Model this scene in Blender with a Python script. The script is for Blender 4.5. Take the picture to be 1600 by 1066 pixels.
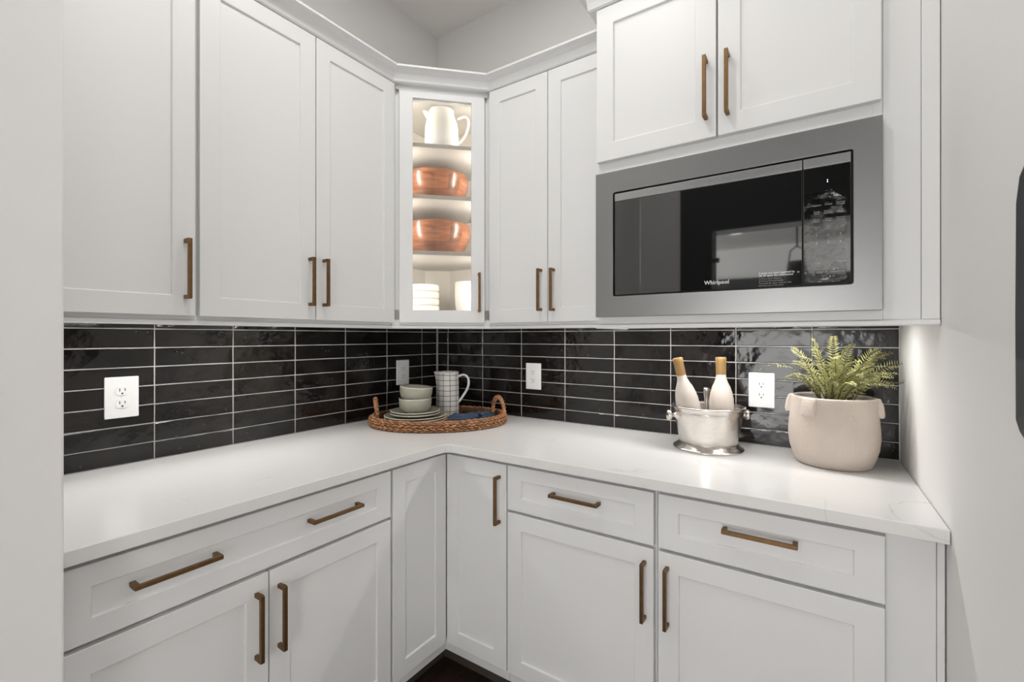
import bpy, bmesh, math, random
from mathutils import Vector, Matrix
R = random.Random(7)
PI = math.pi
scene = bpy.context.scene
for o in list(bpy.data.objects):
    bpy.data.objects.remove(o)
COL = scene.collection

# ------------------------------------------------------------------ camera
cam_d = bpy.data.cameras.new('camera')
cam = bpy.data.objects.new('camera', cam_d)
COL.objects.link(cam)
cam_d.sensor_width = 36.0
cam_d.lens = 721.07 / 1600 * 36.0
cam_d.shift_y = -6.65 / 1600
cam_d.clip_start = 0.01
cam.location = (1.8037, -1.9197, 1.3123)
cam.rotation_euler = (PI / 2, 0, 0.5935)
scene.camera = cam

# ------------------------------------------------------------------ world, lights, exposure
vs = scene.view_settings
vs.view_transform = 'Standard'
vs.look = 'None'
vs.gamma = 1.0
vs.use_curve_mapping = False
vs.exposure = 0.03
world = bpy.data.worlds.new('world')
scene.world = world
world.use_nodes = True
bg = world.node_tree.nodes['Background']
bg.inputs[0].default_value = (1.0, 1.0, 1.0, 1)
bg.inputs[1].default_value = 12.0


def area(name, loc, rot, sx, sy, watts, col=(1, 1, 1), shape='RECTANGLE', spread=PI):
    d = bpy.data.lights.new(name, 'AREA')
    d.shape = shape
    d.size = sx
    d.size_y = sy
    d.energy = watts
    d.color = col
    d.spread = spread
    o = bpy.data.objects.new(name, d)
    o.location = loc
    o.rotation_euler = rot
    COL.objects.link(o)
    return o


WARM = (1.0, 0.93, 0.84)
NEUT = (1.0, 0.98, 0.955)
# recessed ceiling downlight and a second fill disk, no trims built
area('downlight_and_fill', (0.95, -0.95, 2.985), (0, 0, 0), 0.12, 0.12, 3.4, NEUT, 'DISK')
area('downlight_and_fill', (1.15, -1.52, 2.985), (0, 0, 0), 0.12, 0.12, 5.5, NEUT, 'DISK')  # added as fill, not a known downlight
# soft fill added under the ceiling, no fixture there
area('ceiling_fill', (1.30, -1.30, 2.97), (0, 0, 0), 1.2, 1.3, 5.0, (1, 0.995, 0.985))
# low fill panel added beyond the doorway, outside the mirrored view
area('hall_fill', (1.0, -4.2, 0.93), (math.radians(106), 0, 0), 4.0, 1.3, 105, (1.0, 0.995, 0.985))
# under cabinet strips
area('under_cabinet_strip', (0.20, -1.20, 1.366), (0, 0, 0), 0.02, 0.84, 2.3, NEUT)
area('under_cabinet_strip', (0.95, -0.20, 1.366), (0, 0, 0), 0.44, 0.02, 1.2, NEUT)
area('under_cabinet_strip', (1.58, -0.24, 1.366), (0, 0, 0), 0.66, 0.02, 2.9, NEUT)
# vertical strips inside the corner glass cabinet
S2 = math.sqrt(2)


def dg(t, c, z=0.0):
    return Vector(((t + c) / S2, (t - c) / S2, z))


for zl0, zl1, wl_ in ((1.432, 1.664, 0.85), (1.696, 1.908, 1.2), (1.942, 2.132, 1.2), (2.166, 2.38, 0.8)):
    for sgn in (-1, 1):
        zc_ = (zl0 + zl1) / 2
        p = dg(sgn * 0.228, 0.560, zc_)
        d_ = (dg(0, 0.28, zc_) - p).normalized()
        area('cabinet_led_strip', p, d_.to_track_quat('-Z', 'Y').to_euler(), 0.010, zl1 - zl0, wl_, WARM)

# ------------------------------------------------------------------ materials


def mat(name, col, rough=0.5, metal=0.0, spec=0.5, bump=0.0, bscale=40.0, var=0.0, vscale=6.0, detail=3.0,
        stretch=(1, 1, 1), coat=0.0, objrand=0.0):
    m = bpy.data.materials.new(name)
    m.use_nodes = True
    nt = m.node_tree
    N, Lk = nt.nodes, nt.links
    b = N['Principled BSDF']
    b.inputs['Base Color'].default_value = (*col, 1)
    b.inputs['Roughness'].default_value = rough
    b.inputs['Metallic'].default_value = metal
    b.inputs['Specular IOR Level'].default_value = spec
    b.inputs['Coat Weight'].default_value = coat
    tc = N.new('ShaderNodeTexCoord')
    mp = N.new('ShaderNodeMapping')
    mp.inputs['Scale'].default_value = stretch
    Lk.new(tc.outputs['Object'], mp.inputs[0])
    if var or objrand:
        nz = N.new('ShaderNodeTexNoise')
        nz.inputs['Scale'].default_value = vscale
        nz.inputs['Detail'].default_value = detail
        Lk.new(mp.outputs[0], nz.inputs['Vector'])
        hs = N.new('ShaderNodeHueSaturation')
        hs.inputs['Color'].default_value = (*col, 1)
        mr = N.new('ShaderNodeMapRange')
        mr.inputs[1].default_value = 0.25
        mr.inputs[2].default_value = 0.75
        mr.inputs[3].default_value = 1 - var
        mr.inputs[4].default_value = 1 + var
        Lk.new(nz.outputs[0], mr.inputs[0])
        last = mr.outputs[0]
        if objrand:
            oi = N.new('ShaderNodeObjectInfo')
            m2 = N.new('ShaderNodeMapRange')
            m2.inputs[3].default_value = 1 - objrand
            m2.inputs[4].default_value = 1 + objrand
            Lk.new(oi.outputs['Random'], m2.inputs[0])
            mu = N.new('ShaderNodeMath')
            mu.operation = 'MULTIPLY'
            Lk.new(last, mu.inputs[0])
            Lk.new(m2.outputs[0], mu.inputs[1])
            last = mu.outputs[0]
        Lk.new(last, hs.inputs['Value'])
        Lk.new(hs.outputs[0], b.inputs['Base Color'])
    if bump:
        nb = N.new('ShaderNodeTexNoise')
        nb.inputs['Scale'].default_value = bscale
        nb.inputs['Detail'].default_value = detail
        Lk.new(mp.outputs[0], nb.inputs['Vector'])
        bp = N.new('ShaderNodeBump')
        bp.inputs['Strength'].default_value = bump
        bp.inputs['Distance'].default_value = 0.01
        Lk.new(nb.outputs[0], bp.inputs['Height'])
        Lk.new(bp.outputs[0], b.inputs['Normal'])
    return m


M = {}
M['cab'] = mat('cabinet_paint', (0.765, 0.765, 0.76), 0.38)
M['wall'] = mat('wall_paint', (0.80, 0.79, 0.775), 0.7)
M['ceil'] = mat('ceiling_paint', (0.84, 0.825, 0.80), 0.85)
M['grout'] = mat('grout', (0.50, 0.48, 0.46), 0.9, var=0.12, vscale=30)
M['brass'] = mat('brushed_bronze', (0.215, 0.125, 0.058), 0.42, 1.0, var=0.15, vscale=60)
M['steel'] = mat('dark_stainless', (0.30, 0.30, 0.298), 0.36, 0.93)
M['toe'] = mat('toe_kick', (0.075, 0.06, 0.048), 0.6)  # dark brown with the shade under the doors put into the colour
M['outlet'] = mat('outlet_plastic', (0.80, 0.80, 0.80), 0.35)
M['dark'] = mat('slot_black', (0.01, 0.01, 0.01), 0.5)
M['sage'] = mat('sage_glaze', (0.335, 0.33, 0.265), 0.32, var=0.10, vscale=14)
M['rim'] = mat('bare_clay_rim', (0.62, 0.57, 0.47), 0.5)
M['white_china'] = mat('white_china', (0.78, 0.77, 0.74), 0.25)
M['linen'] = mat('blue_linen', (0.055, 0.085, 0.135), 0.9, bump=0.5, bscale=700, var=0.3, vscale=60)
M['bottle'] = mat('frosted_bottle', (0.58, 0.52, 0.465), 0.6, var=0.05, vscale=20)
M['foil'] = mat('tan_foil', (0.37, 0.225, 0.09), 0.45, 0.3, var=0.12, vscale=50, stretch=(1, 1, 0.2))
M['silver'] = mat('tarnished_silver', (0.74, 0.70, 0.66), 0.26, 1.0, bump=0.12, bscale=35, var=0.12, vscale=30)
M['pot'] = mat('pale_clay', (0.60, 0.52, 0.455), 0.88, bump=0.22, bscale=120, var=0.06, vscale=14, detail=8)
M['soil'] = mat('moss_soil', (0.05, 0.05, 0.025), 0.95, bump=0.8, bscale=60)
M['fern'] = mat('fern_green', (0.40, 0.395, 0.16), 0.6, var=0.35, vscale=25, objrand=0.35)
M['stem'] = mat('fern_stem', (0.10, 0.09, 0.035), 0.7)
M['rush'] = mat('woven_rush', (0.42, 0.205, 0.095), 0.8, var=0.7, vscale=75, bump=0.5, bscale=160, objrand=0.1)
M['rush_core'] = mat('woven_rush_core', (0.12, 0.06, 0.028), 0.9, var=0.4, vscale=60)  # darker copy of the rush, paints shade into the braid's gaps
M['shelf'] = mat('shelf_paint', (0.55, 0.53, 0.50), 0.5)
M['interior'] = mat('cabinet_interior', (0.72, 0.69, 0.64), 0.5)
M['black_gloss'] = mat('black_glass', (0.006, 0.006, 0.006), 0.03, spec=1.0, coat=1.0)
M['band'] = mat('steel_band', (0.42, 0.42, 0.42), 0.3, 0.85)
M['print'] = mat('white_print', (0.75, 0.75, 0.75), 0.6)
M['grey_print'] = mat('grey_print', (0.30, 0.30, 0.30), 0.6)
M['doorblack'] = mat('black_door_paint', (0.006, 0.006, 0.006), 0.5)
M['plaque'] = mat('dark_metal_plaque', (0.075, 0.078, 0.085), 0.42, 0.5, var=0.35, vscale=5, stretch=(1, 1, 0.3))
M['hinge'] = mat('grey_bumper', (0.42, 0.42, 0.41), 0.5)
M['white_trim'] = mat('downlight_trim', (0.8, 0.8, 0.8), 0.5)
M['pendant'] = mat('pendant_black', (0.01, 0.01, 0.01), 0.4, 0.3)
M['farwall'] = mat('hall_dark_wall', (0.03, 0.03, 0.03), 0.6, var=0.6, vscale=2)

# lamp lens
m = bpy.data.materials.new('lamp_lens')
m.use_nodes = True
b = m.node_tree.nodes['Principled BSDF']
b.inputs['Emission Color'].default_value = (1, 0.97, 0.92, 1)
b.inputs['Emission Strength'].default_value = 9.0
M['lens'] = m
m = bpy.data.materials.new('clock_digit')
m.use_nodes = True
b = m.node_tree.nodes['Principled BSDF']
b.inputs['Emission Color'].default_value = (1, 1, 1, 1)
b.inputs['Emission Strength'].default_value = 1.5
M['digit'] = m


def glass_mat(name, tint, gloss, rough=0.02):
    m = bpy.data.materials.new(name)
    m.use_nodes = True
    nt = m.node_tree
    N, Lk = nt.nodes, nt.links
    N.remove(N['Principled BSDF'])
    out = N['Material Output']
    tr = N.new('ShaderNodeBsdfTransparent')
    tr.inputs[0].default_value = (*tint, 1)
    gl = N.new('ShaderNodeBsdfGlossy')
    gl.inputs['Roughness'].default_value = rough
    lw = N.new('ShaderNodeFresnel')
    lw.inputs[0].default_value = 1.45
    mu = N.new('ShaderNodeMath')
    mu.operation = 'MULTIPLY'
    mu.inputs[1].default_value = gloss
    Lk.new(lw.outputs[0], mu.inputs[0])
    mx = N.new('ShaderNodeMixShader')
    Lk.new(mu.outputs[0], mx.inputs[0])
    Lk.new(tr.outputs[0], mx.inputs[1])
    Lk.new(gl.outputs[0], mx.inputs[2])
    Lk.new(mx.outputs[0], out.inputs[0])
    return m, N, Lk, gl


M['glass'] = glass_mat('pane_glass', (0.98, 0.98, 0.97), 1.0)[0]
fm, N_, L_, gl_ = glass_mat('protective_film', (0.86, 0.86, 0.86), 1.6, 0.12)
tc_ = N_.new('ShaderNodeTexCoord')
nz_ = N_.new('ShaderNodeTexNoise')
nz_.inputs['Scale'].default_value = 45
bp_ = N_.new('ShaderNodeBump')
bp_.inputs['Strength'].default_value = 0.35
bp_.inputs['Distance'].default_value = 0.004
L_.new(tc_.outputs['Object'], nz_.inputs['Vector'])
L_.new(nz_.outputs[0], bp_.inputs['Height'])
L_.new(bp_.outputs[0], gl_.inputs['Normal'])
M['film'] = fm


def tile_mat():
    m = bpy.data.materials.new('black_zellige_glaze')
    m.use_nodes = True
    nt = m.node_tree
    N, Lk = nt.nodes, nt.links
    b = N['Principled BSDF']
    b.inputs['Specular IOR Level'].default_value = 0.5
    tc = N.new('ShaderNodeTexCoord')
    oi = N.new('ShaderNodeObjectInfo')
    ad = N.new('ShaderNodeVectorMath')
    ad.operation = 'MULTIPLY_ADD'
    cb = N.new('ShaderNodeCombineXYZ')
    for k in range(3):
        Lk.new(oi.outputs['Random'], cb.inputs[k])
    ad.inputs[1].default_value = (37.0, 53.0, 71.0)
    Lk.new(cb.outputs[0], ad.inputs[0])
    Lk.new(tc.outputs['Object'], ad.inputs[2])
    # base colour: black with a worn brown cast and pin-prick pits
    n1 = N.new('ShaderNodeTexNoise')
    n1.inputs['Scale'].default_value = 9
    n1.inputs['Detail'].default_value = 5
    Lk.new(ad.outputs[0], n1.inputs['Vector'])
    cr = N.new('ShaderNodeValToRGB')
    cr.color_ramp.elements[0].position = 0.35
    cr.color_ramp.elements[0].color = (0.004, 0.0035, 0.0035, 1)
    cr.color_ramp.elements[1].position = 0.75
    cr.color_ramp.elements[1].color = (0.017, 0.014, 0.0125, 1)
    Lk.new(n1.outputs[0], cr.inputs[0])
    vo = N.new('ShaderNodeTexVoronoi')
    vo.inputs['Scale'].default_value = 70
    Lk.new(ad.outputs[0], vo.inputs['Vector'])
    lt = N.new('ShaderNodeMath')
    lt.operation = 'LESS_THAN'
    lt.inputs[1].default_value = 0.10
    Lk.new(vo.outputs['Distance'], lt.inputs[0])
    n3 = N.new('ShaderNodeTexNoise')
    n3.inputs['Scale'].default_value = 14
    Lk.new(ad.outputs[0], n3.inputs['Vector'])
    gt = N.new('ShaderNodeMath')
    gt.operation = 'GREATER_THAN'
    gt.inputs[1].default_value = 0.63
    Lk.new(n3.outputs[0], gt.inputs[0])
    mu = N.new('ShaderNodeMath')
    mu.operation = 'MULTIPLY'
    Lk.new(lt.outputs[0], mu.inputs[0])
    Lk.new(gt.outputs[0], mu.inputs[1])
    mx = N.new('ShaderNodeMix')
    mx.data_type = 'RGBA'
    Lk.new(mu.outputs[0], mx.inputs['Factor'])
    Lk.new(cr.outputs[0], mx.inputs['A'])
    mx.inputs['B'].default_value = (0.30, 0.28, 0.26, 1)
    Lk.new(mx.outputs['Result'], b.inputs['Base Color'])
    rr = N.new('ShaderNodeMapRange')
    rr.inputs[1].default_value = 0.3
    rr.inputs[2].default_value = 0.75
    rr.inputs[3].default_value = 0.05
    rr.inputs[4].default_value = 0.20
    Lk.new(n1.outputs[0], rr.inputs[0])
    Lk.new(rr.outputs[0], b.inputs['Roughness'])
    # uneven hand-made surface
    n2 = N.new('ShaderNodeTexNoise')
    n2.inputs['Scale'].default_value = 11
    n2.inputs['Detail'].default_value = 2.5
    Lk.new(ad.outputs[0], n2.inputs['Vector'])
    n4 = N.new('ShaderNodeTexNoise')
    n4.inputs['Scale'].default_value = 60
    n4.inputs['Detail'].default_value = 2
    Lk.new(ad.outputs[0], n4.inputs['Vector'])
    m4 = N.new('ShaderNodeMath')
    m4.operation = 'MULTIPLY_ADD'
    m4.inputs[1].default_value = 0.10
    Lk.new(n4.outputs[0], m4.inputs[0])
    Lk.new(n2.outputs[0], m4.inputs[2])
    bp = N.new('ShaderNodeBump')
    bp.inputs['Strength'].default_value = 0.7
    bp.inputs['Distance'].default_value = 0.0055
    Lk.new(m4.outputs[0], bp.inputs['Height'])
    Lk.new(bp.outputs[0], b.inputs['Normal'])
    return m


M['tile'] = tile_mat()


def quartz_mat():
    m = bpy.data.materials.new('white_quartz')
    m.use_nodes = True
    nt = m.node_tree
    N, Lk = nt.nodes, nt.links
    b = N['Principled BSDF']
    b.inputs['Roughness'].default_value = 0.22
    tc = N.new('ShaderNodeTexCoord')
    nz = N.new('ShaderNodeTexNoise')
    nz.inputs['Scale'].default_value = 2.6
    nz.inputs['Detail'].default_value = 6
    nz.inputs['Distortion'].default_value = 1.2
    Lk.new(tc.outputs['Object'], nz.inputs['Vector'])
    s = N.new('ShaderNodeMath')
    s.operation = 'SUBTRACT'
    s.inputs[1].default_value = 0.5
    Lk.new(nz.outputs[0], s.inputs[0])
    a = N.new('ShaderNodeMath')
    a.operation = 'ABSOLUTE'
    Lk.new(s.outputs[0], a.inputs[0])
    cr = N.new('ShaderNodeValToRGB')
    cr.color_ramp.elements[0].position = 0.0
    cr.color_ramp.elements[0].color = (1, 1, 1, 1)
    cr.color_ramp.elements[1].position = 0.012
    cr.color_ramp.elements[1].color = (0, 0, 0, 1)
    Lk.new(a.outputs[0], cr.inputs[0])
    n2 = N.new('ShaderNodeTexNoise')
    n2.inputs['Scale'].default_value = 5
    Lk.new(tc.outputs['Object'], n2.inputs['Vector'])
    r2 = N.new('ShaderNodeMapRange')
    r2.inputs[1].default_value = 0.55
    r2.inputs[2].default_value = 0.75
    r2.inputs[4].default_value = 0.45
    Lk.new(n2.outputs[0], r2.inputs[0])
    mu = N.new('ShaderNodeMath')
    mu.operation = 'MULTIPLY'
    Lk.new(cr.outputs[0], mu.inputs[0])
    Lk.new(r2.outputs[0], mu.inputs[1])
    mx = N.new('ShaderNodeMix')
    mx.data_type = 'RGBA'
    Lk.new(mu.outputs[0], mx.inputs['Factor'])
    mx.inputs['A'].default_value = (0.755, 0.75, 0.74, 1)
    mx.inputs['B'].default_value = (0.42, 0.40, 0.38, 1)
    Lk.new(mx.outputs['Result'], b.inputs['Base Color'])
    return m


M['quartz'] = quartz_mat()


def wood_mat(name, c1, c2, scale, stretch, rough, spec=0.5):
    m = bpy.data.materials.new(name)
    m.use_nodes = True
    nt = m.node_tree
    N, Lk = nt.nodes, nt.links
    b = N['Principled BSDF']
    b.inputs['Roughness'].default_value = rough
    tc = N.new('ShaderNodeTexCoord')
    mp = N.new('ShaderNodeMapping')
    mp.inputs['Scale'].default_value = stretch
    Lk.new(tc.outputs['Object'], mp.inputs[0])
    nz = N.new('ShaderNodeTexNoise')
    nz.inputs['Scale'].default_value = scale
    nz.inputs['Detail'].default_value = 6
    nz.inputs['Distortion'].default_value = 0.6
    Lk.new(mp.outputs[0], nz.inputs['Vector'])
    cr = N.new('ShaderNodeValToRGB')
    cr.color_ramp.elements[0].position = 0.3
    cr.color_ramp.elements[0].color = (*c1, 1)
    cr.color_ramp.elements[1].position = 0.72
    cr.color_ramp.elements[1].color = (*c2, 1)
    Lk.new(nz.outputs[0], cr.inputs[0])
    Lk.new(cr.outputs[0], b.inputs['Base Color'])
    return m


M['floor'] = wood_mat('dark_floor_wood', (0.028, 0.014, 0.010), (0.06, 0.034, 0.024), 6, (6, 1, 6), 0.4)


def acacia_mat():
    """Glued staves of acacia: bands by height and blocks by angle, all in object space."""
    m = wood_mat('acacia_staves', (0.13, 0.044, 0.021), (0.28, 0.118, 0.060), 9, (2, 2, 9), 0.28)
    nt = m.node_tree
    N, Lk = nt.nodes, nt.links
    b = N['Principled BSDF']
    tc = N.new('ShaderNodeTexCoord')
    sp = N.new('ShaderNodeSeparateXYZ')
    Lk.new(tc.outputs['Object'], sp.inputs[0])
    at = N.new('ShaderNodeMath')
    at.operation = 'ARCTAN2'
    Lk.new(sp.outputs[1], at.inputs[0])
    Lk.new(sp.outputs[0], at.inputs[1])

    def flo(src, k):
        a = N.new('ShaderNodeMath')
        a.operation = 'MULTIPLY'
        a.inputs[1].default_value = k
        Lk.new(src, a.inputs[0])
        f = N.new('ShaderNodeMath')
        f.operation = 'FLOOR'
        Lk.new(a.outputs[0], f.inputs[0])
        return f.outputs[0]
    cb = N.new('ShaderNodeCombineXYZ')
    Lk.new(flo(sp.outputs[2], 16.0), cb.inputs[0])
    Lk.new(flo(at.outputs[0], 2.4), cb.inputs[1])
    wn = N.new('ShaderNodeTexWhiteNoise')
    Lk.new(cb.outputs[0], wn.inputs[0])
    mr = N.new('ShaderNodeMapRange')
    mr.inputs[3].default_value = 0.6
    mr.inputs[4].default_value = 1.35
    Lk.new(wn.outputs[0], mr.inputs[0])
    hs = N.new('ShaderNodeHueSaturation')
    src = b.inputs['Base Color'].links[0].from_socket
    Lk.new(src, hs.inputs['Color'])
    Lk.new(mr.outputs[0], hs.inputs['Value'])
    Lk.new(hs.outputs[0], b.inputs['Base Color'])
    return m


M['acacia'] = acacia_mat()


def grid_mat():
    """White glaze with a hand-painted grid of thin grey lines, in object space (angle and height)."""
    m = bpy.data.materials.new('painted_grid_glaze')
    m.use_nodes = True
    nt = m.node_tree
    N, Lk = nt.nodes, nt.links
    b = N['Principled BSDF']
    b.inputs['Roughness'].default_value = 0.4
    tc = N.new('ShaderNodeTexCoord')
    nz = N.new('ShaderNodeTexNoise')
    nz.inputs['Scale'].default_value = 30
    Lk.new(tc.outputs['Object'], nz.inputs['Vector'])
    sp = N.new('ShaderNodeSeparateXYZ')
    Lk.new(tc.outputs['Object'], sp.inputs[0])
    at = N.new('ShaderNodeMath')
    at.operation = 'ARCTAN2'
    Lk.new(sp.outputs[1], at.inputs[0])
    Lk.new(sp.outputs[0], at.inputs[1])

    def line(src, k, w):
        a = N.new('ShaderNodeMath')
        a.operation = 'MULTIPLY_ADD'
        a.inputs[1].default_value = k
        Lk.new(src, a.inputs[0])
        w2 = N.new('ShaderNodeMath')
        w2.operation = 'MULTIPLY'
        w2.inputs[1].default_value = 0.16
        Lk.new(nz.outputs[0], w2.inputs[0])
        Lk.new(w2.outputs[0], a.inputs[2])
        f = N.new('ShaderNodeMath')
        f.operation = 'FRACT'
        Lk.new(a.outputs[0], f.inputs[0])
        l = N.new('ShaderNodeMath')
        l.operation = 'LESS_THAN'
        l.inputs[1].default_value = w
        Lk.new(f.outputs[0], l.inputs[0])
        return l.outputs[0]
    mx = N.new('ShaderNodeMath')
    mx.operation = 'MAXIMUM'
    Lk.new(line(at.outputs[0], 10 / (2 * PI), 0.085), mx.inputs[0])
    Lk.new(line(sp.outputs[2], 40.0, 0.11), mx.inputs[1])
    mc = N.new('ShaderNodeMix')
    mc.data_type = 'RGBA'
    Lk.new(mx.outputs[0], mc.inputs['Factor'])
    mc.inputs['A'].default_value = (0.70, 0.685, 0.66, 1)
    mc.inputs['B'].default_value = (0.10, 0.09, 0.09, 1)
    Lk.new(mc.outputs['Result'], b.inputs['Base Color'])
    return m


M['gridglaze'] = grid_mat()

# ------------------------------------------------------------------ mesh helpers


class MB:
    def __init__(self, fn=None):
        self.v, self.f, self.fn = [], [], fn

    def add(self, vs, fs):
        k = len(self.v)
        self.v += [tuple(self.fn(*p)) if self.fn else tuple(p) for p in vs]
        self.f += [tuple(i + k for i in f) for f in fs]
        return self

    def box(self, a0, a1, b0, b1, c0, c1):
        vs = [(a, b, c) for a in (a0, a1) for b in (b0, b1) for c in (c0, c1)]
        return self.add(vs, [(0, 1, 3, 2), (4, 6, 7, 5), (0, 4, 5, 1), (2, 3, 7, 6), (0, 2, 6, 4), (1, 5, 7, 3)])

    def prism(self, poly, z0, z1):
        n = len(poly)
        vs = [(x, y, z0) for x, y in poly] + [(x, y, z1) for x, y in poly]
        fs = [tuple(range(n)), tuple(range(n, 2 * n))]
        fs += [(i, (i + 1) % n, n + (i + 1) % n, n + i) for i in range(n)]
        return self.add(vs, fs)

    def loft(self, rings, cap0=True, cap1=True, closed=True):
        n = len(rings[0])
        vs = [p for r in rings for p in r]
        fs = []
        for k in range(len(rings) - 1):
            for i in range(n if closed else n - 1):
                j = (i + 1) % n
                fs.append((k * n + i, k * n + j, (k + 1) * n + j, (k + 1) * n + i))
        if cap0:
            fs.append(tuple(range(n)))
        if cap1:
            fs.append(tuple((len(rings) - 1) * n + i for i in range(n)))
        return self.add(vs, fs)

    def lathe(self, prof, seg=40, c=(0, 0), cap0=False, cap1=False):
        rings = [[(c[0] + r * math.cos(2 * PI * i / seg), c[1] + r * math.sin(2 * PI * i / seg), z)
                  for i in range(seg)] for r, z in prof]
        return self.loft(rings, cap0, cap1)

    def tube(self, pts, rad, seg=8, closed=False, caps=True):
        pts = [Vector(p) for p in pts]
        n = len(pts)
        rads = rad if isinstance(rad, (list, tuple)) else [rad] * n
        rings = []
        prev = None
        for i, p in enumerate(pts):
            if closed:
                t = pts[(i + 1) % n] - pts[i - 1]
            else:
                t = pts[min(i + 1, n - 1)] - pts[max(i - 1, 0)]
            t.normalize()
            if prev is None:
                a = t.orthogonal().normalized()
            else:
                a = (prev - t * prev.dot(t)).normalized()
            prev = a
            bb = t.cross(a)
            rings.append([tuple(p + (a * math.cos(2 * PI * k / seg) + bb * math.sin(2 * PI * k / seg)) * rads[i])
                          for k in range(seg)])
        if closed:
            rings.append(rings[0])
            return self.loft(rings, False, False)
        return self.loft(rings, caps, caps)

    def mesh(self, name, material, origin=(0, 0, 0), smooth=False):
        me = bpy.data.meshes.new(name)
        ox, oy, oz = origin
        me.from_pydata([(x - ox, y - oy, z - oz) for x, y, z in self.v], [], self.f)
        bm = bmesh.new()
        bm.from_mesh(me)
        bmesh.ops.remove_doubles(bm, verts=bm.verts, dist=1e-6)
        bmesh.ops.recalc_face_normals(bm, faces=bm.faces)
        bm.to_mesh(me)
        bm.free()
        me.materials.append(M[material])
        if smooth:
            for p in me.polygons:
                p.use_smooth = True
        me.update()
        return me

    def obj(self, name, material, parent=None, bevel=0.0, smooth=False, sub=0, seg=2, origin=None, loc=None,
            angle=None):
        """Verts are world coordinates unless loc is given (then they are local to loc)."""
        o = bpy.data.objects.new(name, None)
        bpy.data.objects.remove(o)
        if parent is not None:
            base = world_loc(parent)
            org = base if loc is None else Vector((0, 0, 0))
            if origin is not None:
                org = Vector(origin)
            me = self.mesh(name, material, org if loc is None else (0, 0, 0), smooth)
            o = bpy.data.objects.new(name, me)
            o.parent = parent
            if loc is not None:
                o.location = loc
            elif origin is not None:
                o.location = org - base
        else:
            org = Vector(origin) if origin is not None else Vector((0, 0, 0))
            me = self.mesh(name, material, org if loc is None else (0, 0, 0), smooth)
            o = bpy.data.objects.new(name, me)
            o.location = loc if loc is not None else org
        COL.objects.link(o)
        if bevel:
            md = o.modifiers.new('bevel', 'BEVEL')
            md.width = bevel
            md.segments = seg
            md.limit_method = 'ANGLE'
            md.angle_limit = math.radians(35)
        if sub:
            md = o.modifiers.new('sub', 'SUBSURF')
            md.levels = md.render_levels = sub
        if angle:
            o.data.set_sharp_from_angle(angle=math.radians(angle))
        return o


def world_loc(o):
    v = Vector((0, 0, 0))
    while o is not None:
        v = v + o.location
        o = o.parent
    return v


def thing(name, label, cat, loc=(0, 0, 0), group=None):
    o = bpy.data.objects.new(name, None)
    o.empty_display_size = 0.05
    o.location = loc
    COL.objects.link(o)
    o['label'] = label
    o['category'] = cat
    if group:
        o['group'] = group
    return o


def tag(o, label, cat, group=None):
    o['label'] = label
    o['category'] = cat
    if group:
        o['group'] = group
    return o


def struct(o):
    o['kind'] = 'structure'
    return o


def FL(s, d, z):      # left run: s = world y, d = distance out from the left wall
    return (d, s, z)


def FB(s, d, z):      # back run: s = world x, d = distance out from the back wall
    return (s, -d, z)


def FD(s, d, z):      # diagonal corner face
    return ((s + d) / S2, (s - d) / S2, z)


# ------------------------------------------------------------------ room shell
H = 3.0
YR = -2.45           # rear wall of the pantry, behind the camera
wall_left = struct(MB().box(-0.12, -0.008, -1.69, 0.12, 0, H).obj('wall_left', 'wall'))
wall_back = struct(MB().box(-0.008, 2.30, -0.0 + 0.008, 0.12, 0, H).obj('wall_back', 'wall'))
wx = lambda y: 2.0085 - 0.0200 * y
wall_right = struct(MB().prism([(wx(0.008), 0.008), (wx(YR), YR), (2.30, YR), (2.30, 0.008)], 0, H)
                    .obj('wall_right', 'wall'))
wall_entry = struct(MB().box(-0.12, 0.72, YR, -1.692, 0, H).obj('wall_entry', 'wall', bevel=0.004))
floor = struct(MB().box(-3.0, 5.0, -9.0, 0.12, -0.05, 0).obj('floor', 'floor'))
ceiling = struct(MB().box(-3.0, 5.0, -9.0, 0.12, H, H + 0.05).obj('ceiling', 'ceil'))
# rear wall with the doorway the picture was taken towards (seen in the oven's glass)
struct(MB().box(0.72, 1.00, YR - 0.12, YR, 0, H).obj('wall_rear', 'wall'))
dr = struct(MB().box(1.00, 1.20, YR - 0.14, YR + 0.012, 0, 2.00).box(1.00, 2.058, YR - 0.14, YR + 0.012, 2.00, H)
            .box(1.985, 2.058, YR - 0.14, YR + 0.012, 0, 2.00).obj('door_1', 'doorblack'))
MB().box(1.20, 1.235, YR - 0.05, YR - 0.02, 1.80, 1.83).obj('latch', 'pendant', dr)
struct(MB().box(-3.0, 5.0, -9.1, -9.0, 0, H).obj('wall_far', 'wall'))
struct(MB().box(5.0, 5.1, -9.0, 0.12, 0, H).obj('hall_light_block', 'wall'))  # unseen side wall, added to keep world light off wall_entry
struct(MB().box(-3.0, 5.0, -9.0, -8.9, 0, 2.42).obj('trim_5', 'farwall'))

# grout beds and tiles --------------------------------------------------------
PITCH, TL, J = 0.0610, 0.24136, 0.0034
ZJ = [1.33766 - 0.061 * k for k in range(7)]           # horizontal joints
rows = [(ZJ[0], 1.382)] + [(ZJ[k + 1], ZJ[k]) for k in range(6)] + [(0.9155, ZJ[6])]
MB().box(-0.008, -0.0022, -1.69, 0.0, 0.9152, 1.384).obj('grout', 'grout', wall_left)
MB().box(0.0, 2.0062, 0.0022, 0.008, 0.9152, 1.384).obj('grout', 'grout', wall_back)
tile_cache = {}


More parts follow.
